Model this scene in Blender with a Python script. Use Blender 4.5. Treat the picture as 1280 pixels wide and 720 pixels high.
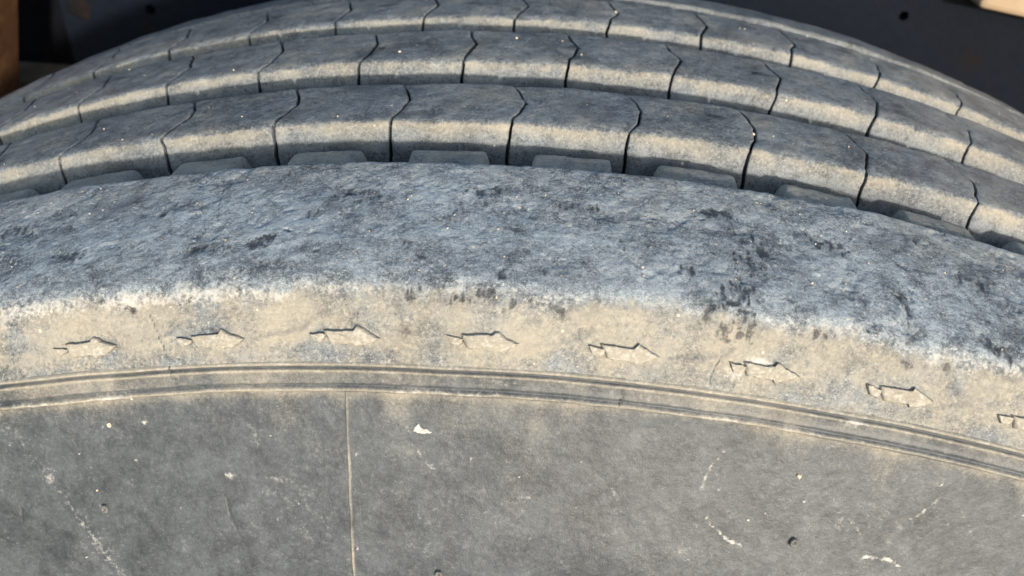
import bpy, bmesh, math, random
import numpy as np
from mathutils import Vector, Matrix

for o in list(bpy.data.objects):
    bpy.data.objects.remove(o)
scene = bpy.context.scene
COL = scene.collection
HUB = 0.511                                # wheel centre above the ground

# ------------------------------------------------------------------ camera
cam_d = bpy.data.cameras.new("camera")
cam = bpy.data.objects.new("camera", cam_d); COL.objects.link(cam)
cp = Vector((-.00437343, -.14599012, .6062601+HUB))
cf = Vector((-.0264302, .81275403, -.58200715)); cr = Vector((.99656488, .06713317, .04849311)); 
cr = (cr-cf*cr.dot(cf)).normalized(); cu = cr.cross(cf)
M = Matrix((cr, cu, -cf)).transposed().to_4x4(); M.translation = cp
cam.matrix_world = M
cam_d.sensor_fit = 'HORIZONTAL'; cam_d.sensor_width = 36.0
cam_d.lens = 36.0*1054.785/1280.0
cam_d.clip_start = .005; cam_d.clip_end = 2000
cam_d.dof.use_dof = True; cam_d.dof.focus_distance = .21
cam_d.dof.aperture_fstop = cam_d.lens/1.6   # a phone lens: 1.6 mm wide pupil
scene.camera = cam

# ------------------------------------------------------------------ sky, sun, exposure
SUN_EL, SUN_AZ = math.radians(11.0), math.radians(20.0)     # low sun behind the photographer, a little to the right
to_sun = Vector((math.sin(SUN_AZ)*math.cos(SUN_EL), -math.cos(SUN_AZ)*math.cos(SUN_EL), math.sin(SUN_EL)))
world = bpy.data.worlds.new("World"); scene.world = world; world.use_nodes = True
wn = world.node_tree.nodes; wl = world.node_tree.links
sky = wn.new('ShaderNodeTexSky'); sky.sky_type = 'NISHITA'; sky.sun_disc = False
sky.sun_elevation = SUN_EL; sky.sun_rotation = math.atan2(to_sun.x, to_sun.y)
sky.air_density = 1.0; sky.dust_density = 1.0; sky.ozone_density = 0.8
wl.new(sky.outputs[0], wn['Background'].inputs[0]); wn['Background'].inputs[1].default_value = .14
sd = bpy.data.lights.new("sun", 'SUN'); sd.energy = 2.3; sd.angle = math.radians(3.0); sd.color = (1.0, .935, .85)
sun = bpy.data.objects.new("sun", sd); COL.objects.link(sun)
sun.rotation_euler = to_sun.to_track_quat('Z', 'Y').to_euler()
sun.location = (1, -3, 2)
vs = scene.view_settings
vs.view_transform = 'Standard'; vs.look = 'None'; vs.gamma = 1.0; vs.use_curve_mapping = False
vs.exposure = 1.05

# ------------------------------------------------------------------ tyre skin as a surface S(u, v, h)
# outer profile of the near half: (y, r) from the tread edge down to the bead
PROF = np.array([
 (.0447,.5077),(.0430,.5079),(.036,.5073),(.028,.5064),(.020,.5054),(.012,.5042),(.006,.5031),(.0026,.5022),
 (.0006,.5011),(-.0008,.4996),(-.0022,.4976),(-.0038,.4949),(-.0060,.4912),(-.0090,.4860),(-.0100,.4828),
 (-.0106,.4796),(-.0113,.4765),(-.0135,.4690),(-.0180,.4550),(-.0228,.4400),(-.0265,.4240),(-.0287,.4060),
 (-.0285,.3860),(-.0250,.3640),(-.0170,.3400),(-.0050,.3160),(.0100,.2980),(.0250,.2900)])
def catmull(P, n=24):
    P = np.vstack([2*P[0]-P[1], P, 2*P[-1]-P[-2]]); out = []
    for i in range(1, len(P)-2):
        t = np.linspace(0, 1, n, endpoint=False)[:, None]
        a, b, c, d = P[i-1], P[i], P[i+1], P[i+2]
        out.append(.5*((2*b)+(-a+c)*t+(2*a-5*b+4*c-d)*t*t+(-a+3*b-3*c+d)*t**3))
    return np.vstack(out+[P[-2][None]])
_pc = catmull(PROF)
_s = np.r_[0, np.cumsum(np.hypot(*np.diff(_pc, axis=0).T))]
_v0 = _s[np.argmin(np.abs(_pc[:, 1]-.5011)+(np.abs(_pc[:, 0])>.003))]
_vv = (_v0-_s)*1000                       # mm: 0 at the shoulder corner, + over the tread, - down the sidewall
_tan = np.gradient(_pc, axis=0); _tan /= np.linalg.norm(_tan, axis=1)[:, None]
_nor = np.stack([_tan[:, 1], -_tan[:, 0]], 1)      # outward normal in (y, r)
VMAX, VMIN = _vv[0], _vv[-1]
RU = 510.0                                # mm of arc per radian
def prof_at(v):
    a = lambda c: np.interp(-np.asarray(v, float), -_vv, c)
    return a(_pc[:, 0]), a(_pc[:, 1]), a(_nor[:, 0]), a(_nor[:, 1])
def surf(u, v, h=0.0):
    """point on the tyre skin: u mm of arc, v mm of profile, h mm outward"""
    y, r, ny, nr = prof_at(v)
    th = np.asarray(u, float)/RU; h = np.asarray(h, float)*.001
    rr = r+nr*h
    return np.stack([rr*np.sin(th), y+ny*h+0*th, rr*np.cos(th)+HUB], -1)

# ------------------------------------------------------------------ noise, marks
_tab = {}
def vnoise(x, y, seed=0):
    if seed not in _tab: _tab[seed] = np.random.RandomState(seed).rand(256, 256)
    T = _tab[seed]; xi = np.floor(x).astype(int); yi = np.floor(y).astype(int)
    fx = x-xi; fy = y-yi; fx = fx*fx*fx*(fx*(fx*6-15)+10); fy = fy*fy*fy*(fy*(fy*6-15)+10)
    a = T[xi & 255, yi & 255]; b = T[(xi+1) & 255, yi & 255]; c = T[xi & 255, (yi+1) & 255]; d = T[(xi+1) & 255, (yi+1) & 255]
    return (a+(b-a)*fx)*(1-fy)+(c+(d-c)*fx)*fy
def fbm(u, v, size, octv=4, seed=0, rough=.5, sv=None):
    """about -1..1; feature size in mm along u (sv: along v)"""
    sv = sv or size; s = 0; a = 1; t = 0
    for k in range(octv):
        ca, sa = math.cos(.6*k+seed), math.sin(.6*k+seed)
        x = (u/size)*2**k; y = (v/sv)*2**k
        if sv == size: x, y = x*ca-y*sa, x*sa+y*ca
        s = s+a*(vnoise(x+17.3*k, y+9.1*k, seed*7+k)*2-1); t += a; a *= rough
    return s/t*1.6
def sstep(a, b, x):
    t = np.clip((x-a)/(b-a), 0, 1); return t*t*(3-2*t)
def blob(u, v, cu, cv, ru, rv, rot=0.0):
    c, s = math.cos(rot), math.sin(rot); x = u-cu; y = v-cv
    return np.exp(-(((x*c+y*s)/ru)**2+((-x*s+y*c)/rv)**2))
def line(u, v, pts, w):
    """soft stroke along a polyline"""
    d = np.full(np.broadcast(u, v).shape, 1e9)
    for (ax, ay), (bx, by) in zip(pts[:-1], pts[1:]):
        dx, dy = bx-ax, by-ay; t = np.clip(((u-ax)*dx+(v-ay)*dy)/(dx*dx+dy*dy), 0, 1)
        d = np.minimum(d, np.hypot(u-ax-t*dx, v-ay-t*dy))
    return np.exp(-(d/w)**2)

# ------------------------------------------------------------------ object helpers
def tag(o, label=None, cat=None, group=None, kind=None):
    for k, x in (('label', label), ('category', cat), ('group', group), ('kind', kind)):
        if x: o[k] = x
    return o
def empty(name, loc=(0, 0, 0)):
    o = bpy.data.objects.new(name, None); COL.objects.link(o); o.location = loc; o.empty_display_size = .05
    return o
def link(name, me, mat, parent=None):
    o = bpy.data.objects.new(name, me); COL.objects.link(o); o.data.materials.append(mat)
    if parent: o.parent = parent
    return o
def mesh_np(name, P, F, attrs, mat, parent, smooth=True):
    me = bpy.data.meshes.new(name)
    P = np.asarray(P, np.float32).reshape(-1, 3); F = np.asarray(F, np.int32)
    me.vertices.add(len(P)); me.vertices.foreach_set('co', P.ravel())
    me.loops.add(F.size); me.loops.foreach_set('vertex_index', F.ravel())
    me.polygons.add(len(F)); me.polygons.foreach_set('loop_start', np.arange(len(F), dtype=np.int32)*F.shape[1])
    me.polygons.foreach_set('loop_total', np.full(len(F), F.shape[1], np.int32))
    me.polygons.foreach_set('use_smooth', np.full(len(F), smooth))
    me.update(calc_edges=True); me.validate()
    for k, a in attrs.items():
        a = np.asarray(a, np.float32)
        if k == 'suv':
            at = me.attributes.new(k, 'FLOAT_VECTOR', 'POINT'); at.data.foreach_set('vector', a.reshape(-1, 3).ravel())
        else:
            at = me.attributes.new(k, 'FLOAT', 'POINT'); at.data.foreach_set('value', a.ravel())
    return link(name, me, mat, parent)
def grid_faces(n, m, wrap=False):
    i = np.arange(n if wrap else n-1)[:, None]; j = np.arange(m-1)[None, :]; i2 = (i+1) % n
    return np.stack([i*m+j, i2*m+j, i2*m+j+1, i*m+j+1], -1).reshape(-1, 4)
def suv(u, v): return np.stack(np.broadcast_arrays(np.asarray(u, float), np.asarray(v, float), 0.0), -1)

# ------------------------------------------------------------------ materials
def N(nt, t, **kw):
    n = nt.nodes.new(t)
    for k, x in kw.items(): setattr(n, k, x)
    return n
class Mat:
    def __init__(s, name):
        s.m = bpy.data.materials.new(name); s.m.use_nodes = True; s.nt = s.m.node_tree
        s.b = s.nt.nodes['Principled BSDF']
    def L(s, a, b): s.nt.links.new(a, b)
    def put(s, sock, x):
        if hasattr(x, 'is_output'): s.L(x, sock)
        else: sock.default_value = x
    def math(s, op, a, b=0.0, c=None, clamp=False):
        n = N(s.nt, 'ShaderNodeMath', operation=op, use_clamp=clamp); s.put(n.inputs[0], a); s.put(n.inputs[1], b)
        if c is not None: s.put(n.inputs[2], c)
        return n.outputs[0]
    def noise(s, vec, scale, detail=4, rough=.55, dist=0.0):
        n = N(s.nt, 'ShaderNodeTexNoise'); s.L(vec, n.inputs['Vector']); n.inputs['Scale'].default_value = scale
        n.inputs['Detail'].default_value = detail; n.inputs['Roughness'].default_value = rough; n.inputs['Distortion'].default_value = dist
        return n.outputs['Fac']
    def ss(s, x, a, b):
        n = N(s.nt, 'ShaderNodeMapRange', interpolation_type='SMOOTHSTEP'); s.put(n.inputs[0], x)
        n.inputs[1].default_value = a; n.inputs[2].default_value = b; n.inputs[3].default_value = 0; n.inputs[4].default_value = 1
        return n.outputs[0]
    def mix(s, f, a, b):
        n = N(s.nt, 'ShaderNodeMix', data_type='RGBA'); s.put(n.inputs[0], f)
        for k, x in ((6, a), (7, b)): s.put(n.inputs[k], x if hasattr(x, 'is_output') else (*x, 1))
        return n.outputs[2]
    def mixf(s, f, a, b):
        n = N(s.nt, 'ShaderNodeMix', data_type='FLOAT'); s.put(n.inputs[0], f); s.put(n.inputs[2], a); s.put(n.inputs[3], b)
        return n.outputs[0]
    def attr(s, name):
        n = N(s.nt, 'ShaderNodeAttribute', attribute_name=name); return n
    def pos(s): return N(s.nt, 'ShaderNodeNewGeometry').outputs['Position']
    def scalev(s, v, k):
        n = N(s.nt, 'ShaderNodeVectorMath', operation='MULTIPLY'); s.L(v, n.inputs[0]); n.inputs[1].default_value = k
        return n.outputs[0]

def rubber(name, ox0=(.020, .021, .024), ox1=(.150, .160, .170), dustc=(.305, .283, .234), bump=1.0, grain=1.0, rough0=.5, spec=.5, kd=.9, streak=.0, fine=.55, lo=.58, hi=1.22, smear=0.0, sand=.5, speck=0.0):
    M = Mat(name); p = M.pos()
    a = M.scalev(M.attr('suv').outputs['Vector'], (1, 1, 1))
    nb = M.noise(p, 45, 5, .6)             # 20 mm clouds
    nm = M.noise(p, 260, 6, .66, .4)       # 4 mm mottling
    nf = M.noise(p, 1100, 5, .7)           # 1 mm grain
    ng = M.noise(p, 3300, 2, .6)           # sand-fine grain
    nw = M.noise(p, 110, 6, .68, .7)       # 9 mm smears
    ns = M.noise(M.scalev(p, (1.0, 1.0, 1.0)), 620, 3, .6, 1.5)
    dust = M.attr('dust').outputs['Fac']; dark = M.attr('dark').outputs['Fac']; white = M.attr('white').outputs['Fac']
    mp = N(M.nt, 'ShaderNodeMapping'); M.L(M.attr('suv').outputs['Vector'], mp.inputs['Vector'])
    mp.inputs['Rotation'].default_value = (0, 0, -.62); mp.inputs['Scale'].default_value = (.16, .95, 1)
    na = M.noise(mp.outputs[0], 1.0, 5, .65, .8)      # slanting scuffs
    ox = M.math('MULTIPLY_ADD', nm, .75, M.math('MULTIPLY', nf, fine)); ox = M.math('MULTIPLY_ADD', nb, .5, ox)
    ox = M.math('MULTIPLY_ADD', M.math('SUBTRACT', na, .5), streak, ox)
    ox = M.math('ADD', ox, (.55-fine)*.5)
    ox = M.math('MULTIPLY_ADD', M.math('SUBTRACT', nw, .5), smear, ox)
    ox = M.math('MULTIPLY_ADD', M.math('SUBTRACT', ng, .5), sand, ox)
    fresh = M.attr('fresh').outputs['Fac']            # 1 where the rubber has not bleached
    oxf = M.math('MULTIPLY', M.ss(ox, lo, hi), M.math('MULTIPLY_ADD', fresh, -.5, 1.0))
    base = M.mix(oxf, ox0, ox1)
    base = M.mix(M.math('MULTIPLY', M.ss(M.math('MULTIPLY_ADD', ng, .5, nf), .83, .97), speck), base, (.55, .57, .58))
    # dust settles in ragged patches
    dn = M.math('MULTIPLY_ADD', M.math('SUBTRACT', nm, .5), kd, dust)
    dn = M.math('MULTIPLY_ADD', M.math('SUBTRACT', nf, .5), kd, dn)
    dn = M.math('MULTIPLY_ADD', M.math('SUBTRACT', nb, .5), kd*.5, dn)
    dn = M.math('MULTIPLY_ADD', M.math('SUBTRACT', ng, .5), sand, dn)
    df = M.math('MULTIPLY', M.ss(dn, .02, 1.0), .96)
    dcol = M.mix(M.ss(nb, .35, .65), tuple(c*.86 for c in dustc), tuple(c*1.08 for c in dustc))
    dcol = M.mix(M.ss(nf, .45, .75), dcol, tuple(min(1, c*1.35) for c in dustc))
    col = M.mix(df, base, dcol)
    wn_ = M.math('MULTIPLY_ADD', M.math('SUBTRACT', nm, .5), 1.5, white)
    wn_ = M.math('MULTIPLY_ADD', M.math('SUBTRACT', nf, .5), 1.9, wn_)
    wf = M.math('MULTIPLY', M.ss(wn_, .25, 1.15), .85)
    col = M.mix(wf, col, (.56, .55, .52))
    kn = M.math('MULTIPLY_ADD', M.math('SUBTRACT', nm, .5), 1.3, dark)
    kn = M.math('MULTIPLY_ADD', M.math('SUBTRACT', nf, .5), 2.6, kn)
    kf = M.math('MULTIPLY', M.ss(kn, .30, 1.0), .90)
    col = M.mix(kf, col, (.017, .018, .021))
    # sparse pale grit pressed into the rubber
    vo = N(M.nt, 'ShaderNodeTexVoronoi', feature='F1'); M.L(p, vo.inputs['Vector']); vo.inputs['Scale'].default_value = 330
    sep = N(M.nt, 'ShaderNodeSeparateColor'); M.L(vo.outputs['Color'], sep.inputs[0])
    gsel = M.math('GREATER_THAN', sep.outputs[0], 1-.16*grain)
    gr = M.math('MULTIPLY', M.math('LESS_THAN', M.math('MULTIPLY_ADD', nf, .12, vo.outputs['Distance']), M.math('MULTIPLY_ADD', sep.outputs[1], .14, .08)), gsel)
    col = M.mix(M.math('MULTIPLY', gr, .85), col, (.62, .55, .44))
    M.L(col, M.b.inputs['Base Color'])
    ro = M.mixf(M.math('MAXIMUM', df, wf), M.math('MULTIPLY_ADD', nf, .25, rough0-.1), .95)
    ro = M.mixf(kf, ro, .38)
    M.L(ro, M.b.inputs['Roughness']); M.b.inputs['Specular IOR Level'].default_value = spec
    h = M.math('MULTIPLY_ADD', nm, .55, M.math('MULTIPLY', nf, .34)); h = M.math('MULTIPLY_ADD', gr, .25, h); h = M.math('MULTIPLY_ADD', ns, .3, h); h = M.math('MULTIPLY_ADD', ng, .22, h)
    bp = N(M.nt, 'ShaderNodeBump'); bp.inputs['Strength'].default_value = 1.0; bp.inputs['Distance'].default_value = .0006*bump
    M.L(h, bp.inputs['Height']); M.L(bp.outputs[0], M.b.inputs['Normal'])
    return M.m

M_SHOULDER = rubber('scuffed_shoulder_rubber', ox0=(.040, .045, .052), ox1=(.44, .50, .54), bump=.85, grain=1.4, rough0=.5, streak=.40, fine=.80, lo=.48, hi=1.34, smear=.9, sand=.9, speck=.75)
M_SIDE = rubber('dusty_sidewall_rubber', ox0=(.024, .029, .036), ox1=(.108, .124, .139), bump=.38, grain=.15, rough0=.46, kd=.42, fine=.55, lo=.42, hi=1.38, smear=.75, sand=.55, speck=.06)
M_TREAD = rubber('worn_tread_rubber', ox0=(.034, .038, .042), ox1=(.235, .262, .282), bump=.9, grain=.4, rough0=.5, kd=.62, streak=.25, fine=.9, lo=.50, hi=1.28, smear=.6, sand=.6, speck=.3)

# ================================================================== THE TYRE
tyre = tag(empty('truck_tyre'), 'worn dusty black truck tyre with blue-grey scuffed shoulder, filling the photo', 'tyre')
rs = np.random.RandomState(4)

UF = 235.0                                 # finely built arc, mm either side of the top
def columns(step):
    f = np.arange(-UF, UF+step*.5, step); c = np.linspace(f[-1], RU*2*math.pi+f[0], 150)[1:-1]
    return np.r_[f, c]
def spoke(c, a): return c[:, None], a[None, :]

# ---- shoulder rib: from the moulded line up over the corner to the first groove
V_C = -17.3
def build_shoulder():
    U1 = columns(.42); V1 = np.arange(V_C, VMAX, .42)
    u, v = spoke(U1, V1)
    top = sstep(-1.5, 3.0, v+.6*fbm(u, v*0, 14, 4, 31)); fine = (np.abs(u) <= UF)*1.0
    h = top*(.40*fbm(u, v, 22, 3, 1)+.15*fbm(u, v, 7, 4, 2, .6)+.07*fbm(u+.6*v, v-.6*u, 4.5, 4, 3, .65, 1.6)+.08*fbm(u, v, 2.6, 4, 33, .65))
    gouge = fbm(u, v, 7.5, 5, 5, .62)
    h = h-top*.3*sstep(.35, .8, gouge)
    h = h+(1-top)*(.10*fbm(u, v, 9, 3, 6)+.05*fbm(u, v, 1.6, 2, 7))
    crust = blob(u, v, 0, -1.2, 1e9, 2.2)
    h = h+crust*(.22*fbm(u, v, 2.2, 4, 8, .65)+.25*fbm(u, v*0, 9, 3, 9))
    dust = np.zeros_like(u+v); white = np.zeros_like(dust); dark = np.zeros_like(dust)
    w = v+1.1*fbm(u, v, 13, 4, 11)+.8*fbm(u, v, 3.2, 3, 12)
    tan = 1-sstep(-4.6, 1.8, w+1.2*fbm(u, v, 1.2, 3, 28, .6, 4.5))
    dust = dust+tan*(.74+.24*fbm(u, v, 10, 5, 13, .6))-tan*.22*sstep(-12.0, -16.0, v+.9*fbm(u, v, 20, 3, 14))
    topd = sstep(.5, 3, w)
    dust = dust+topd*(.02+.10*fbm(u, v, 16, 4, 15)+.26*sstep(18, 40, v+6*fbm(u, v, 25, 3, 16)))
    white = white+np.exp(-((w+1.2)/2.2)**2)*(.20+.24*fbm(u, v, 15, 4, 17))
    white = white+np.exp(-((w-2)/8)**2)*(.13+.16*fbm(u, v, 9, 4, 19))
    dust = dust+tan*.35*np.minimum(0, fbm(u, v, 7, 4, 36, .65))
    white = white+.18*topd*sstep(.0, .7, fbm(u, v, 11, 4, 18, .6))
    for cu_, cv_, ru, rv, s in [(-108.8, -2.2, 11, 2.4, .3), (-98, -2.2, 7, 2.8, .3), (-121, -2.5, 9, 2.2, .2), (-84, -2.4, 14, 2.0, .28), (-66, -2.8, 9, 2.4, .22),
                              (-23, -1.2, 6, 1.6, .15), (-15, -4.6, 5, 2.2, .22), (-7, -5.2, 4, 2, .18), (46.2, -9.8, 3.8, 1.0, .85), (41.0, -13.4, 2.6, 1.6, .8), (9.3, -13.6, 1.6, 1.2, .5), (75, 2, 14, 2.5, .12), (95, -1.5, 12, 2, .22)]:
        white = white+s*blob(u, v, cu_, cv_, ru, rv)
    ragged = .6*fbm(u, v, 2.2, 4, 34, .75)+.6*fbm(u, v, .9, 3, 35, .6, 5.0); marks = np.zeros_like(dust)
    wu = u+2.0*fbm(u, v, 5, 4, 21, .7); wv = v+1.6*fbm(u, v, 5, 4, 22, .7)
    for cu_, cv_, ru, rv, s, ro in [(37, 1.6, 4.2, 2.6, .75, .2), (40.7, -1.2, 2.2, 2.2, .8, 0), (34.4, .4, 2.0, 2.6, .6, 0), (44.2, 12.3, 1.5, 8, .55, .1), (43.6, 23.2, 2.2, 5, .6, -.1),
                              (1.5, -3.6, 1.9, 1.9, .95, 0), (-19.6, -2.9, 2.6, 1.7, .75, 0), (-15.8, -2.2, 2.0, 1.8, .65, 0), (-31.1, -2.3, 2.3, 1.8, .7, .5), (-117.2, 13.5, 5.2, 3.4, .85, -.3),
                              (-82.9, 11.9, 7, 1.9, .75, .35), (-67.9, 13.6, 5, 2.4, .7, .2), (79.8, 11, 1.6, 6, .6, 0), (70.1, 1.4, 1.6, 1.6, .6, 0), (36.9, 32.5, 4.5, 2.2, .6, 0),
                              (41.6, 30.4, 2.2, 4, .5, 0), (48, 20, 3, 3.6, .6, .4), (88.3, 36, 4, 1.8, .6, -.6), (29.3, 8.2, 2.0, 3, .5, 0), (99.4, 2.5, 5, 2.6, .7, -.4), (58, -2.4, 4.5, 1.2, .5, 0),
                              (-19.4, 32, 10, 2.2, .5, .2), (5.9, 28.3, 6, 2.2, .5, 0), (-11.3, 3.2, 3, 2, .45, 0), (-35, 13, 3, 2, .45, 0), (36.4, -4.2, 1.6, 2.6, .75, .1), (42.8, -4.0, 2.0, 2.8, .8, 0),
                              (39.4, -3.4, 1.0, 2.4, .5, 0), (-9.1, -3.0, 1.7, 1.5, .6, 0), (80.2, -4.4, 2.2, 1.6, .5, 0), (89, -4.2, 2.4, 1.8, .5, 0), (-48, 30, 9, 3, .35, 0), (20, 17, 8, 3, .3, .4),
                              (64, 28, 7, 2.2, .4, -.4), (-140, 28, 9, 4, .4, 0), (-95, 27, 9, 3, .35, .2), (103, 24, 7, 3, .4, -.4), (-58, 22, 6, 2.5, .3, .3)]:
        bl = blob(wu, wv, cu_, cv_, ru*1.1, rv*1.2, ro); marks = np.maximum(marks, sstep(.20, 1.05, bl*(.50+.6*s)+.50*ragged*np.minimum(1, bl*2.5)))
    dark = dark+topd*(.42*sstep(.1, .9, fbm(u, v, 15, 5, 23, .6))+.10*sstep(.2, .8, gouge))
    for cu_, cv_, ru, rv, s in [(42.5, 8, 3.8, 7, .5), (44.5, 18, 3.0, 7, .45), (38, 3, 5.5, 3.6, .4), (41.5, -2.5, 3.0, 3.4, .5), (-117, 13.5, 5.5, 3.2, .5), (79.8, 11, 2.2, 6, .4)]:
        bl = blob(wu, wv, cu_, cv_, ru, rv, .08); marks = np.maximum(marks, sstep(.2, .9, bl*.62+.75*ragged*np.minimum(1, bl*2)))
    dark = dark+.95*marks
    # vertical rub streaks hanging below the corner at the dark patches
    st = sstep(.1, .8, fbm(u, v, 1.1, 3, 24, .6, 9.0))
    for cu_, wd in [(-18, 8), (39, 6), (-34, 4), (66, 10), (2, 4)]:
        dark = dark+.55*st*blob(u, v, cu_, -2.6, wd, 2.2)
    h = h-.3*dark.clip(0, 1)*top
    # cracks and a torn nick
    for pts, wd, dp in [([(-92.4, -4.5), (-91.2, -7.5), (-89.6, -12.0), (-88.7, -17.3)], .17, .2), ([(38, -9.6), (37.1, -12), (36.1, -15.5)], .22, .25), ([(-84.3, 35), (-83.4, 28), (-81.6, 21.5)], .2, .2),
                        ([(6, -7.5), (6.4, -9.6)], .22, .2), ([(77, 14), (78.6, 12.6)], .4, .4)]:
        l = line(u+.25*fbm(u, v, 2, 2, 25), v, pts, wd); h = h-dp*l; dark = dark+.95*l; dust = dust-.3*l
    for cu_, cv_, r0 in [(-32.5, -9.0, 1.1), (82.5, 24.5, 1.3), (-63.5, 16.4, .8), (-96, -4.6, 1.3), (-54, 9, .6), (60, 31, .8)]:
        b = blob(wu, wv, cu_, cv_, r0*1.5, r0*.7, -.4); h = h-.9*b; dark = dark+.9*b
    # low flow lines in the dust after every arrow
    for k in range(-2, 8):
        c0 = -90.0+31.3*k
        arc = line(u, v+.2*fbm(u, v, 4, 2, 26), [(c0-8, -12.4), (c0-1, -11.3), (c0+3.4, -10.2), (c0+5.4, -8.2)], .7)
        h = h+.5*arc*(.6+.5*math.sin(k*2.1)); 
    # sink to the moulded line
    h = h+0*v
    dark[:, 0] = 0
    P = surf(u, v, h)
    # groove wall, down to the tread base
    wall = [(.0456, .5060), (.0464, .5030), (.0470, .4990), (.0476, .4945)]
    th = U1/RU; Pw = []
    jit = .0004*fbm(U1, U1*0, 6, 3, 27)
    for y, r in wall:
        rr = r+jit; Pw.append(np.stack([rr*np.sin(th), y+jit*.6, rr*np.cos(th)+HUB], -1))
    P = np.concatenate([P, np.stack(Pw, 1)], 1); nw = len(wall)
    pad = lambda a, x: np.concatenate([a, np.full((len(U1), nw), x)], 1)
    V2 = np.r_[V1, VMAX+np.array([2., 5, 9, 13])]
    mesh_np('shoulder_rib', P, grid_faces(*P.shape[:2], wrap=True), {'suv': suv(U1[:, None], V2[None]), 'dust': pad(dust, .35), 'dark': pad(dark, .1), 'white': pad(white, 0), 'fresh': pad(1-sstep(-3.5, 1.0, w), .6)}, M_SHOULDER, tyre)
build_shoulder()

# ---- sidewall: moulded line, ridge, step and the long grey flank
def build_sidewall():
    U1 = columns(.45); V1 = np.r_[V_C+.6, np.arange(V_C+.15, -26, -.22), np.arange(-26, -95, -.5), np.arange(-95, VMIN, -6), VMIN]
    u, v = spoke(U1, V1)
    wob = .22*fbm(u, v*0, 30, 3, 41); vv = v+wob
    bump_ = lambda c, w: np.exp(-((vv-c)/w)**2)
    h = .55*bump_(-17.75, .42)-.55*bump_(-18.55, .36)+.35*bump_(-19.2, .34)
    h = h+.22*bump_(-22.0, .5)+.75*bump_(-23.7, .62)*(1+.25*fbm(u, v, 5, 3, 42))-.3*bump_(-22.95, .35)
    h = h-.75*sstep(-24.0, -25.0, vv)
    h = h+.16*fbm(u, v, 30, 3, 43)+.05*fbm(u, v, 6, 3, 44)+.03*fbm(u, v, 1.5, 2, 45)
    h = h+.45*blob(u, v, -118, -24.2, 22, .8)*(1+.6*fbm(u, v, 2.5, 3, 46))
    h[:, 0] = -.6
    far = sstep(-24, -44, v)
    dust = .42+.20*fbm(u, v, 22, 4, 47)+.13*fbm(u, v, 5, 4, 48, .6)
    band = sstep(-19.4, -20.0, v)*sstep(-24.4, -23.2, v)
    flank = sstep(-24.6, -25.4, vv)
    dust = dust*(1-flank)+flank*(.17-.30*far+.26*fbm(u, v, 34, 4, 49)+.09*fbm(u, v, 6, 4, 50, .6)+.12*fbm(u, v, 7, 3, 51, .5, 60))
    dust = dust+flank*.30*np.exp(-((vv+25.2)/1.6)**2)
    dust = dust+.42*bump_(-17.6, .75)+.35*bump_(-19.25, .4)+.45*bump_(-23.8, .7)-.5*bump_(-18.5, .36)-.35*bump_(-22.8, .5)-.10*band
    white = .34*bump_(-17.6, .6)+.3*bump_(-19.25, .3)+.50*bump_(-23.6, .6)*(.5+.6*fbm(u, v, 9, 3, 52))+.5*blob(u, v, -112, -24.3, 20, .7)
    dark = .42*bump_(-18.5, .42)+.32*bump_(-22.8, .5)*(.6+.6*fbm(u, v, 12, 4, 57))+0*u
    # scratches, scrapes and chalky smears on the flank
    wu = u+.5*fbm(u, v, 4, 3, 53); wv = v+.5*fbm(u, v, 4, 3, 54)
    for pts, wd, s in [([(-32.6, -33.5), (-31.7, -37), (-29.4, -41), (-26.6, -43.2)], .4, .42), ([(43.9, -32.4), (41.8, -37.3), (40.3, -42.2)], .5, .5), ([(43, -49.6), (46, -51.8)], .3, .5), ([(47, -52.4), (50, -54.0), (54, -55.6)], .45, .85),
                       ([(86.8, -52.9), (92.6, -51.8), (97.2, -52.6)], .5, .7), ([(98, -34.5), (94.6, -40.6)], .6, .45), ([(79, -42.8), (82.8, -46.3)], .4, .4), ([(105, -36), (111, -41)], .4, .3), ([(72, -38), (79, -47)], 1.6, .22),
                       ([(-8, -50), (-2, -49.2)], .3, .3), ([(18, -45), (21, -48)], .3, .3), ([(44.5, -40), (43.0, -36.5)], .25, .4)]:
        white = white+1.5*s*line(wu, wv, pts, wd*1.1)*(.75+.5*fbm(u, v, 1.6, 2, 55))
    white = white+.26*line(wu, wv, [(-138, -27), (-130.5, -43.8), (-123.1, -62.1), (-118, -76)], 2.2)+.20*line(wu, wv, [(-131, -43), (-117.6, -76)], .7)
    for cu_, cv_, ru, rv, s in [(-80.1, -46.1, 2.4, 1.0, .75), (-52.8, -39.3, .8, .7, .7), (-67, -47, 4, 1.2, .4), (-99.6, -31, .9, .6, .8), (-71, -36, 1.4, 3, .3), (60, -42, 4, 5, .2), (86, -45, 6, 5, .22), (-53, -28, 2, 1, .3),
                              (-62, -58, 11, 12, .12), (30, -56, 16, 9, .12), (-20, -60, 18, 8, .1), (67, -27, 3, .9, .4), (70.5, -19.5, 2.4, 1.2, .5), (-10, -20.6, 5, .9, .35), (22, -21, 4, 1, .3)]:
        white = white+s*blob(wu, wv, cu_, cv_, ru, rv)
    rp = np.random.RandomState(9)
    for k in range(70):                    # small chalk specks
        a, b = rp.uniform(-160, 135), rp.uniform(-74, -26); white = white+rp.uniform(.5, 1.0)*blob(u, v, a, b, rp.uniform(.25, .5), rp.uniform(.25, .45)) if k < 46 else white
    for pts, wd in [([(17.5, -19.8), (17.1, -21.6), (16.8, -23.6)], .25), ([(-82.4, -51), (-81.6, -57), (-80.2, -63)], .18), ([(-146, -52), (-143.4, -54), (-142, -51)], .3), ([(-88.6, -17.3), (-88.1, -20.6)], .25)]:
        l = line(u+.3*fbm(u, v, 2, 2, 56), v, pts, wd); h = h-.3*l; dark = dark+.9*l
    P = surf(u, v, h)
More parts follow.
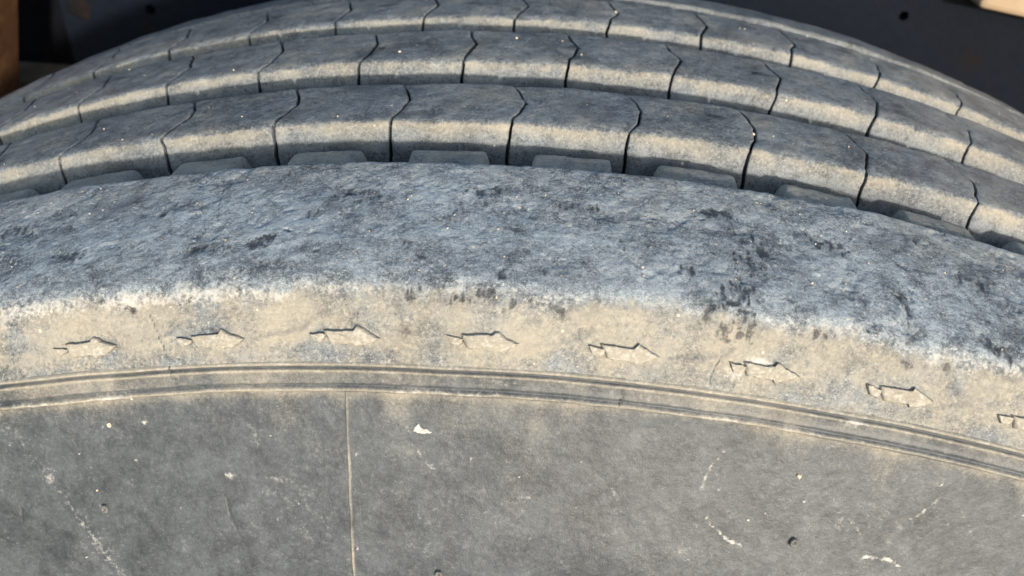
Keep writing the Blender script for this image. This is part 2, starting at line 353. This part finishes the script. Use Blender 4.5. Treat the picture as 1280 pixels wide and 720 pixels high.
    mesh_np('sidewall', P, grid_faces(*P.shape[:2], wrap=True)[:, ::-1], {'suv': suv(u, v), 'dust': dust, 'dark': dark+0*u+0*v, 'white': white}, M_SIDE, tyre)
build_sidewall()

# ---- lathed pieces: groove floors and far side
def lathe(name, prof, mat, n=420, dust=.3, parent=None, amp=0.0, seed=60):
    prof = np.array(prof, float); th = np.linspace(0, 2*math.pi, n, endpoint=False)[:, None]
    y, r = prof[None, :, 0], prof[None, :, 1]; r = r+amp*fbm(th*RU, y*1000, 9, 3, seed)
    P = np.stack([r*np.sin(th), y+0*th, r*np.cos(th)+HUB], -1)
    d = np.broadcast_to(np.asarray(dust, float), P.shape[:2])
    return mesh_np(name, P, grid_faces(n, len(prof), True), {'suv': suv(th*RU, y*1000), 'dust': d, 'dark': 0*d+.1, 'white': 0*d}, mat, parent or tyre)
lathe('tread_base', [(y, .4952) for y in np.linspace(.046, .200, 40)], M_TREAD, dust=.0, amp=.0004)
Wt = .2186
pr = PROF[::-1]
lathe('sidewall', catmull(np.array([(Wt-y, r-.003) for y, r in PROF if r < .5045]), 5), M_SIDE, dust=.3)

# ---- ribs with sipes
PITCH = .06474607*RU                       # 33.02 mm between sipes
def rib_profile(yf, yb, R_, dep=.0150, tilt=0.0):
    pts = [(yf-.0052, R_-dep), (yf-.0040, R_-.0110), (yf-.0026, R_-.0066), (yf-.0012, R_-.0028), (yf-.0004, R_-.0010), (yf+.0006, R_-.0002), (yf+.0030, R_+.0001),
           (.5*(yf+yb), R_+.0003), (yb-.0030, R_+.0001), (yb-.0010, R_-.0001), (yb+.0002, R_-.0011), (yb+.0014, R_-.0060), (yb+.0028, R_-dep)]
    pts = [(a, b-tilt*max(0, a-yf)) for a, b in pts]
    P = catmull(np.array(pts), 12); s = np.r_[0, np.cumsum(np.hypot(*np.diff(P, axis=0).T))]
    w = s[-1]; q = np.linspace(0, w, 84)
    P = np.stack([np.interp(q, s, P[:, 0]), np.interp(q, s, P[:, 1])], 1)
    t = np.gradient(P, axis=0); t /= np.linalg.norm(t, axis=1)[:, None]
    n = np.stack([-t[:, 1], t[:, 0]], 1)
    sv = q*1000; crease = np.interp(yf, P[:30, 0], sv[:30])
    return P, n, sv, crease
def sipe_shift(y, yf, yb, kink=3.3, back=-.7):
    f = (y-yf)/(yb-yf); return np.interp(f, [0, .1, .36, .47, .58, 1.0], [0, .25, 2.5, kink, 2.55, back])
def rib(yf, yb, R_, t0, seed, i0, i1):
    P0, n0, sv, crease = rib_profile(yf, yb, R_)
    sh = sipe_shift(P0[:, 0], yf, yb)
    core_r = np.zeros(0)
    # core under the blocks; full height where no blocks are built
    ua, ub = t0*RU+i0*PITCH, t0*RU+(i1+1)*PITCH
    U1 = np.r_[np.linspace(ua-.3, ub+.3, 260), np.linspace(ub+.5, RU*2*math.pi+ua-.5, 200)]
    low = ((U1 > ua-.4) & (U1 < ub+.4))*1.0
    off = -.0064*low[:, None]*np.ones(len(sv))[None]
    y = P0[None, :, 0]+n0[None, :, 0]*off; r = np.maximum(P0[None, :, 1]+n0[None, :, 1]*off, .4953-.001); th = U1[:, None]/RU
    Pc = np.stack([r*np.sin(th), y+0*th, r*np.cos(th)+HUB], -1)
    z = np.zeros(Pc.shape[:2])
    base = mesh_np('tread_rib', Pc, grid_faces(*Pc.shape[:2], wrap=True), {'suv': suv(U1[:, None], sv[None]), 'dust': z+.15, 'dark': z+.5, 'white': z}, M_TREAD, tyre)
    for i in range(i0, i1+1):
        sd = seed*100+i; rq = np.random.RandomState(abs(sd)+1)
        g0, g1 = rq.uniform(.32, .50, 2)
        f = np.linspace(0, 1, 46); e = np.r_[0, 0, .25, .7, 1.3]
        ul = np.r_[g0+e, np.linspace(g0+1.9, PITCH-g1-1.9, 42), (PITCH-g1-e)[::-1]]
        dz = np.r_[-8.5, -.22, -.06, -.02, 0, np.zeros(42), 0, -.02, -.06, -.22, -8.5]
        wav = lambda q: sh+.9*fbm(sv, sv*0+q*3.7+seed*11, 9, 3, 70)*np.exp(-((sv-crease)/30)**2)
        fr_ = (ul/PITCH)[:, None]; u = (t0*RU+i*PITCH+ul)[:, None]+wav(i)[None]*(1-fr_)+wav(i+1)[None]*fr_; v = sv[None]+0*u
        # ragged sipe lips
        lip = np.exp(-np.minimum(ul, PITCH-ul)/1.6)[:, None]
        u = u+lip*.34*fbm(v, v*0+sd, 4.5, 4, 70)
        h = dz[:, None]+.22*fbm(u, v, 14, 3, seed+71)+.10*fbm(u, v, 4, 3, seed+72)+.04*fbm(u, v, 1.3, 2, seed+73)
        ed = np.exp(-((v-crease)/2.2)**2); h = h+ed*(.30*fbm(u, v*0, 8, 3, seed+74)-.15)
        # each block worn a little lower at one end
        h = h-.28*np.clip(1-(ul/9)[:, None], 0, 1)*sstep(crease-1, crease+3, v)*rq.uniform(.2, 1)
        # chips
        for k in range(rq.randint(0, 3)):
            cu_, cv_ = t0*RU+i*PITCH+rq.uniform(4, 29), crease+rq.uniform(-3.5, 1.0)
            h = h-rq.uniform(.3, .7)*blob(u, v, cu_, cv_, rq.uniform(.8, 2.4), rq.uniform(.4, 1.0))
        y = P0[None, :, 0]+n0[None, :, 0]*h*.001; r = P0[None, :, 1]+n0[None, :, 1]*h*.001; r = np.maximum(r, .4945); th = u/RU
        P = np.stack([r*np.sin(th), y, r*np.cos(th)+HUB], -1)
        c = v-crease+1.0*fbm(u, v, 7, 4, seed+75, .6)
        dust = .74*sstep(.9, -.7, c)*np.exp(-np.maximum(0, -c-1.0)/5.6)*(.90+.50*fbm(u, v, 9, 4, seed+76, .6))+0*c  # crest dust thins down the wall, which also paints the groove's occlusion shade
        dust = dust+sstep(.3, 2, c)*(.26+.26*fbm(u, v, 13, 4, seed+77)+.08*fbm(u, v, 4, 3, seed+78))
        dark = sstep(1, 4, c)*(.50*sstep(.1, .9, fbm(u, v, 10, 4, seed+79, .6)))+1.5*.4*sstep(-3.5, -8.0, c+fbm(u, v, 12, 3, seed+82))  # lower groove wall: cleaner rubber, darkened further to paint its shade
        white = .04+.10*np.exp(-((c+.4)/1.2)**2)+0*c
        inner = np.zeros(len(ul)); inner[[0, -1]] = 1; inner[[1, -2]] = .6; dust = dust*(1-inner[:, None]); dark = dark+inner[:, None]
        for k in range(rq.randint(1, 4)):
            dark = dark+.5*blob(u+fbm(u, v, 3, 2, 80), v, t0*RU+i*PITCH+rq.uniform(3, 30), crease+rq.uniform(4, 20), rq.uniform(1, 4), rq.uniform(1, 2.5))
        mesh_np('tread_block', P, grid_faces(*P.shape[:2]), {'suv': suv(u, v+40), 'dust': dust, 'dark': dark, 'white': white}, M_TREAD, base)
T2, T3, T4 = -.2877119933, -.3226090176, -.4239610524
rib(.0664, .0931, .5096, T2, 1, -6, 15)
rib(.1091, .1371, .5110, T3, 2, -6, 16)
rib(.1529, .1796, .5106, T4, 3, -4, 17)
# far shoulder rib, uncut
P5, n5, s5, c5 = rib_profile(.1950, .2186, .5082, tilt=.13)
lathe('shoulder_rib', P5, M_TREAD, n=900, dust=np.clip(.18+.25*np.exp(-((s5-c5)/1.5)**2)+.8*np.exp(-((P5[:, 0]-.2178)/.0022)**2)-.2*(s5 < c5-1.5), 0, 1)[None], amp=.00035)

# ---- stone ejectors standing in the first groove
def ejector(uc, seed):
    rq = np.random.RandomState(seed); L = rq.uniform(17.5, 19.5)
    pts = catmull(np.array([(.0472, .4950), (.0473, .5030), (.0478, .5056), (.0490, .5061), (.0525, .5061), (.0555, .5058), (.0567, .5048), (.0574, .5015), (.0580, .4950)]), 4)
    t = np.gradient(pts, axis=0); t /= np.linalg.norm(t, axis=1)[:, None]; n = np.stack([-t[:, 1], t[:, 0]], 1)
    ul = np.r_[-2.0, -.9, -.2, .4, 1.2, np.linspace(2.2, L-2.2, 18), L-1.2, L-.4, L+.2, L+.9, L+2.0]-L/2
    dz = np.r_[-9, -2.2, -.3, -.05, 0, np.zeros(18), 0, -.05, -.3, -2.2, -9]
    u = (uc+ul)[:, None]+0*pts[None, :, 0]; v = pts[None, :, 0]*1000+0*u
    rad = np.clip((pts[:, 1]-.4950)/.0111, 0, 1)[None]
    h = .22*fbm(u, v, 9, 3, seed)+.10*fbm(u, v, 2, 2, seed+1)
    r = pts[None, :, 1]+n[None, :, 1]*h*.001+dz[:, None]*.001*rad; y = pts[None, :, 0]+n[None, :, 0]*h*.001
    P = np.stack([r*np.sin(u/RU), y, r*np.cos(u/RU)+HUB], -1)
    dust = .58+.25*fbm(u, v, 6, 3, seed+2); z = 0*dust
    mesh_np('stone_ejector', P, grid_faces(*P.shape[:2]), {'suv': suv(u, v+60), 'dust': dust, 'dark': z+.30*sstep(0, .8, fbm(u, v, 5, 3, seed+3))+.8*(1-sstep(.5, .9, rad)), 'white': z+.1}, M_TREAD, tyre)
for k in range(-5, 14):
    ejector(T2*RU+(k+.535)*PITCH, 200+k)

# ---- raised wear arrows under the corner
def arrow(k):
    rq = np.random.RandomState(300+k); u0 = -117.1+31.3*k; v0 = -12.05 if k > 1 else -12.4
    def plate(outline, hh):
        # dense outline, jittered, flat top and steep flanks that stand on the skin
        o = []
        for (a, b) in zip(outline, outline[1:]+outline[:1]):
            m = max(2, int(math.hypot(b[0]-a[0], b[1]-a[1])/.55))
            for q in range(m): o.append((a[0]+(b[0]-a[0])*q/m, a[1]+(b[1]-a[1])*q/m))
        o = np.array(o); o = o+rq.normal(0, .06, o.shape); o[:, 1] += .28*fbm(o[:, 0], o[:, 1], 4, 3, 301+k%5); o[:, 0] += .25*fbm(o[:, 1], o[:, 0], 3, 2, 311+k%5)
        c = o.mean(0); ring = []
        for s, h in ((1.0, -.3), (1.0, .05), (.94, hh*.62), (.86, hh*.95), (.78, hh), (.4, hh*1.05)):
            q = c+(o-c)*s
            ring.append(np.c_[q, np.full(len(o), h)+(rq.normal(0, .035, len(o)) if h > .3 else 0)])
        ring = np.stack(ring, 1); n, m = ring.shape[:2]
        mid = np.array([[c[0], c[1], hh]])
        F = grid_faces(n, m, True).tolist(); idx = n*m
        X = np.vstack([ring.reshape(-1, 3), mid])
        P = surf(u0+X[:, 0], v0+X[:, 1], X[:, 2])
        tris = [((i)*m+m-1, ((i+1) % n)*m+m-1, idx) for i in range(n)]
        return X, P, F, tris
    body = [(4.6, -.9), (10.7, -1.1), (11.1, -1.75), (13.6, -1.2), (16.3, .15), (11.3, 2.45), (10.7, 1.75), (3.2, 1.6)]
    dash = [(.2, 1.15), (4.0, .95), (3.9, .2), (2.9, -.55), (1.4, -.5)]
    VX, VP, FF, off = [], [], [], 0
    for ol, hh in ((body, 1.15*rq.uniform(.75, 1.1)), (dash, .95*rq.uniform(.6, 1.1))):
        ol = [(a+rq.normal(0, .12), b*1.12+.05*(a-8)*.25+rq.normal(0, .1)) for a, b in ol]
        X, P, F, T = plate(ol, hh)
        FF += [tuple(i+off for i in f) for f in F]+[tuple(i+off for i in t) for t in T]
        VX.append(X); VP.append(P); off += len(X)
    X = np.vstack(VX); P = np.vstack(VP)
    me = bpy.data.meshes.new('wear_arrow'); me.from_pydata(P.tolist(), [], FF); me.update()
    me.polygons.foreach_set('use_smooth', np.zeros(len(me.polygons), bool))
    topm = sstep(.5, .75, X[:, 2])
    for nme, a in (('dust', .34+.72*topm), ('dark', -.25*(1-topm)), ("white", .42*topm)):
        at = me.attributes.new(nme, 'FLOAT', 'POINT'); at.data.foreach_set('value', np.asarray(a, np.float32))
    at = me.attributes.new('suv', 'FLOAT_VECTOR', 'POINT'); at.data.foreach_set('vector', np.c_[u0+X[:, 0], v0+X[:, 1], X[:, 2]*0].astype(np.float32).ravel())
    bm = bmesh.new(); bm.from_mesh(me); bmesh.ops.recalc_face_normals(bm, faces=bm.faces); bm.to_mesh(me); bm.free()
    o = link('wear_arrow', me, M_SIDE, tyre)
for k in range(-2, 10): arrow(k)

# ---- mould seam, rubber nubs
def seam():
    t = np.linspace(0, 1, 120); v = -24.6-55*t; uc = -46.9-2.9*t**.85+.12*fbm(v, v*0, 5, 3, 91)
    off = np.array([-.62, -.36, -.10, .12, .40, .66]); hh = np.array([-1.15, -.55, -.28, -.30, -.62, -1.15])+.02
    u = uc[:, None]+off[None]; V = v[:, None]+0*u
    h = hh[None]+.08*fbm(u, V, 2.5, 3, 92)+.16*fbm(u, V, 30, 3, 43)
    P = surf(u, V, h); z = 0*u
    mesh_np('mould_seam', P, grid_faces(*P.shape[:2])[:, ::-1], {'suv': suv(u, V), 'dust': z+np.array([.1, .2, .5, .55, .45, .3])[None]+.2*fbm(u, V, 8, 3, 93), 'dark': z+np.array([.35, .2, 0, 0, 0, 0])[None], 'white': z}, M_SIDE, tyre)
seam()
def nub(u0, v0, rad, hgt, seed):
    a = np.linspace(0, 2*math.pi, 20, endpoint=False)[:, None]; q = np.array([(1.05, -1.6), (1.0, -.9), (.97, -.72+hgt*.7), (.88, -.72+hgt), (.5, -.72+hgt*1.02), (.30, -.72+hgt*.55), (.05, -.72+hgt*.5)])
    rr = rad*q[None, :, 0]*(1+.10*np.random.RandomState(seed).normal(size=(20, 1))*.6)
    u = u0+rr*np.cos(a); v = v0+rr*np.sin(a); h = q[None, :, 1]+0*u
    P = surf(u, v, h); z = 0*u
    mesh_np('vent_nub', P, grid_faces(20, len(q), True), {'suv': suv(u, v), 'dust': z+.35, 'dark': z+np.array([.1, .1, .1, 0, 0, .6, .8])[None], 'white': z}, M_SIDE, tyre)
for k, (a, b, r_) in enumerate([(-117.1, -52.9, 1.05), (67.1, -51.9, 1.15), (-25.4, -71.6, 1.1)]): nub(a, b, r_, .95, 400+k)

# ------------------------------------------------------------------ loose bits lying on the rubber
def simple(name, color, rough=.9, nscale=60, var=.25, bump=.0, spec=.3):
    M = Mat(name); p = M.pos(); n = M.noise(p, nscale, 5, .6)
    c = M.mix(M.ss(n, .3, .7), tuple(x*(1-var) for x in color), tuple(min(1, x*(1+var)) for x in color))
    M.L(c, M.b.inputs['Base Color']); M.b.inputs['Roughness'].default_value = rough; M.b.inputs['Specular IOR Level'].default_value = spec
    if bump:
        bp = N(M.nt, 'ShaderNodeBump'); bp.inputs['Distance'].default_value = bump; M.L(n, bp.inputs['Height']); M.L(bp.outputs[0], M.b.inputs['Normal'])
    return M.m
M_CHALK = simple('chalky_flake', (.55, .54, .50), nscale=900, bump=.0003)
M_GRIT = simple('pale_grit', (.52, .45, .35), nscale=700, var=.4)
def flake(outline, name, label, hh=.35):
    rq = np.random.RandomState(7); o = []
    for (a, b) in zip(outline, outline[1:]+outline[:1]):
        for q in range(4): o.append((a[0]+(b[0]-a[0])*q/4+rq.normal(0, .08), a[1]+(b[1]-a[1])*q/4+rq.normal(0, .08)))
    o = np.array(o); c = o.mean(0); rings = []
    for s, h in ((1.0, -1.0), (1.0, -.55), (.9, -.75+hh), (.5, -.7+hh*1.3), (.1, -.7+hh*1.2)):
        q = c+(o-c)*s; rings.append(np.c_[q, np.full(len(o), h)+rq.normal(0, .04, len(o))])
    X = np.stack(rings, 1); P = surf(X[..., 0], X[..., 1], X[..., 2])
    ctr = P.reshape(-1, 3).mean(0)
    o = mesh_np(name, P-ctr, grid_faces(X.shape[0], X.shape[1], True), {}, M_CHALK, None, smooth=False); o.location = ctr
    return tag(o, label, 'flake')
flake([(-31.5, -34.1), (-30.1, -32.2), (-29.5, -33.2), (-27.6, -33.7), (-26.7, -34.4), (-29.0, -34.7)], 'chalk_flake', 'white triangular flake stuck to the grey sidewall right of the vertical seam')

def pebble_mesh(seed, s):
    bm = bmesh.new(); bmesh.ops.create_icosphere(bm, subdivisions=1, radius=s); rq = np.random.RandomState(seed)
    for v in bm.verts: v.co *= rq.uniform(.65, 1.25); v.co.z *= .7
    return bm
bmg = bmesh.new(); rq = np.random.RandomState(77)
def add_grit(p, s):
    b = pebble_mesh(rq.randint(1 << 20), s); me = bpy.data.meshes.new('tmp'); b.to_mesh(me); b.free()
    n0 = len(bmg.verts); bmg.from_mesh(me); bpy.data.meshes.remove(me); bmg.verts.ensure_lookup_table()
    R = Matrix.Rotation(rq.uniform(0, 6.28), 3, 'Z')@Matrix.Rotation(rq.uniform(0, 3), 3, 'X')
    for v in list(bmg.verts)[n0:]: v.co = R@v.co+Vector(p)
for k in range(70):
    j = rq.randint(3); yf, yb, R_ = ((.0664, .0931, .5096), (.1091, .1371, .5110), (.1529, .1796, .5106))[j]
    th = rq.uniform(-.42, .42); y = rq.uniform(yf+.002, yb-.001); r = R_+.0003
    add_grit((r*math.sin(th), y, r*math.cos(th)+HUB), rq.choice([.00018, .00026, .00036, .0006], p=[.5, .3, .16, .04]))
for k in range(150):
    p = surf(rq.uniform(-160, 130), rq.uniform(3, 43), .1); add_grit(p, rq.choice([.00016, .00024, .00034], p=[.5, .35, .15]))
for u0, v0, s in [(63.1, -35.2, .0007), (-108.8, -31.4, .0006), (-119.5, -38, .0003), (-118, -48, .0003), (-128, -66, .0004), (10, -39, .00025), (-5, -44, .0004)]:
    add_grit(surf(u0, v0, -.6), s)
me = bpy.data.meshes.new('grit'); bmg.to_mesh(me); bmg.free()
tag(link('grit', me, M_GRIT), 'tiny pale grains of sand stuck to the tread and shoulder', 'grit', kind='stuff')

# ================================================================== BEHIND THE TYRE
def steel(name, base, rust, amount, scale=14):
    M = Mat(name); p = M.pos(); a = M.noise(p, scale, 6, .6); b = M.noise(p, scale*8, 5, .65)
    f = M.ss(M.math('MULTIPLY_ADD', b, .35, a), 1.0-amount, 1.12-amount)
    c = M.mix(b, tuple(x*.75 for x in base), tuple(x*1.25 for x in base))
    M.L(M.mix(f, c, rust), M.b.inputs['Base Color']); M.L(M.mixf(f, .7, .9), M.b.inputs['Roughness']); M.b.inputs['Specular IOR Level'].default_value = .05
    bp = N(M.nt, 'ShaderNodeBump'); bp.inputs['Distance'].default_value = .001; M.L(b, bp.inputs['Height']); M.L(bp.outputs[0], M.b.inputs['Normal'])
    return M.m
M_FRAME = steel('shade_darkened_frame_steel', (.0062, .0088, .0145), (.012, .0095, .010), .2)  # grey steel with the truck body's shade put into its base colour
M_DEEP = steel('shade_black_steel', (.006, .006, .008), (.02, .01, .008), .3)  # near-black colour paints the darkness deep behind the gap and holes
M_RUST = steel('rust_brown_steel', (.15, .078, .038), (.10, .048, .024), .42, 20)
M_TAN = simple('tan_painted_metal', (.36, .27, .18), .7, 25, .15)

def plate(name, rect, y, thick, holes, mat, parent=None):
    """upright plate facing the viewer, real round holes cut through it"""
    bm = bmesh.new(); x0, z0, x1, z1 = rect; loops = []
    loops.append([bm.verts.new((x, y, z)) for x, z in ((x0, z0), (x1, z0), (x1, z1), (x0, z1))])
    for hx, hz, hr in holes:
        loops.append([bm.verts.new((hx+hr*math.cos(a), y, hz+hr*math.sin(a))) for a in np.linspace(0, 2*math.pi, 24, endpoint=False)])
    es = []
    for l in loops:
        for a, b in zip(l, l[1:]+l[:1]): es.append(bm.edges.new((a, b)))
    bmesh.ops.triangle_fill(bm, use_beauty=True, use_dissolve=False, edges=es, normal=(0, -1, 0))
    g = bmesh.ops.extrude_face_region(bm, geom=bm.faces[:])
    for v in [q for q in g['geom'] if isinstance(q, bmesh.types.BMVert)]: v.co.y += thick
    bmesh.ops.recalc_face_normals(bm, faces=bm.faces)
    me = bpy.data.meshes.new(name); bm.to_mesh(me); bm.free()
    return link(name, me, mat, parent)
def box(name, lo, hi, mat, parent=None, bev=.002):
    bm = bmesh.new(); bmesh.ops.create_cube(bm, size=1); lo = Vector(lo); hi = Vector(hi)
    for v in bm.verts: v.co = Vector(((lo[i]+hi[i])/2+v.co[i]*(hi[i]-lo[i]) for i in range(3)))
    bmesh.ops.bevel(bm, geom=bm.edges[:], offset=bev, segments=2, affect='EDGES', profile=.5)
    me = bpy.data.meshes.new(name); bm.to_mesh(me); bm.free(); return link(name, me, mat, parent)

M_LEDGE = simple('dim_tan_metal', (.13, .095, .06), .8, 60, .25)  # darker copy of the tan, the ledge's dimness put into its colour
M_SCAB = steel('rusted_scab', (.018, .012, .010), (.010, .010, .011), .45, 90)

fr = tag(empty('frame_rail', (0, .36, .5)), 'dark grey steel frame plate with round bolt holes and rust specks behind the tyre', 'frame')
def sub(o, root):                          # keep world-space mesh under a shifted root
    o.location = -root.location; o.parent = root; return o
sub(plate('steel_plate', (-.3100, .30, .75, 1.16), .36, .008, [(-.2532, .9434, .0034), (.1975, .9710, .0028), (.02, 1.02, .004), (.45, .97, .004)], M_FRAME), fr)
for k, (x, z, s) in enumerate([(-.2985, .9425, .008), (-.2560, .9290, .006), (.186, .984, .004)]):
    bm = bmesh.new(); rq = np.random.RandomState(500+k)
    c = bm.verts.new((x, .3588, z)); rg = []
    for q in range(18):
        a = q*2*math.pi/18; r_ = s*rq.uniform(.75, 1.15); rg.append((bm.verts.new((x+r_*math.cos(a), .3599, z+r_*1.1*math.sin(a))), bm.verts.new((x+r_*.75*math.cos(a), .3590, z+r_*.8*math.sin(a)))))
    for q in range(18):
        a, b = rg[q], rg[(q+1) % 18]; bm.faces.new((a[0], b[0], b[1], a[1])); bm.faces.new((a[1], b[1], c))
    bmesh.ops.recalc_face_normals(bm, faces=bm.faces)
    me = bpy.data.meshes.new('rust_scab'); bm.to_mesh(me); bm.free(); sub(link('rust_scab', me, M_SCAB), fr)
ip = tag(box('steel_panel', (-.9, .455, .3), (.9, .465, 1.16), M_DEEP), 'backdrop panel blackened to give shade in the gap between brown post and grey frame plate', 'panel')
lg = tag(box('ledge', (-.46, .395, .868), (-.330, .43, .8745), M_LEDGE, bev=.001), 'thin tan ledge low in the gap beside the brown post', 'ledge')
po = box('brown_post', (-.10, -.02, -.5), (0, .02, .35), M_RUST, bev=.003)
tag(po, 'rust brown upright post at the left edge behind the tyre', 'post'); po.location = (-.3285, .335, .9436+.012); po.rotation_euler = (0, math.radians(16), 0)
be = box('tan_beam', (0, -.02, 0), (.5, .0, .10), M_TAN, bev=.003)
tag(be, 'blurred tan beam in the upper right corner above the dark plate', 'beam'); be.location = (.2240, .352, .9860); be.rotation_euler = (0, math.radians(8), 0)

# ------------------------------------------------------------------ ground the tyre stands on
M_GROUND = simple('packed_dirt', (.23, .20, .16), .95, 9, .3, .01)
bm = bmesh.new(); bmesh.ops.create_grid(bm, x_segments=60, y_segments=60, size=1)
for v in bm.verts:
    v.co.x = math.copysign(abs(v.co.x)**4, v.co.x)*600; v.co.y = math.copysign(abs(v.co.y)**4, v.co.y)*600
me = bpy.data.meshes.new('ground'); bm.to_mesh(me); bm.free()
tag(link('ground', me, M_GROUND), kind='structure')
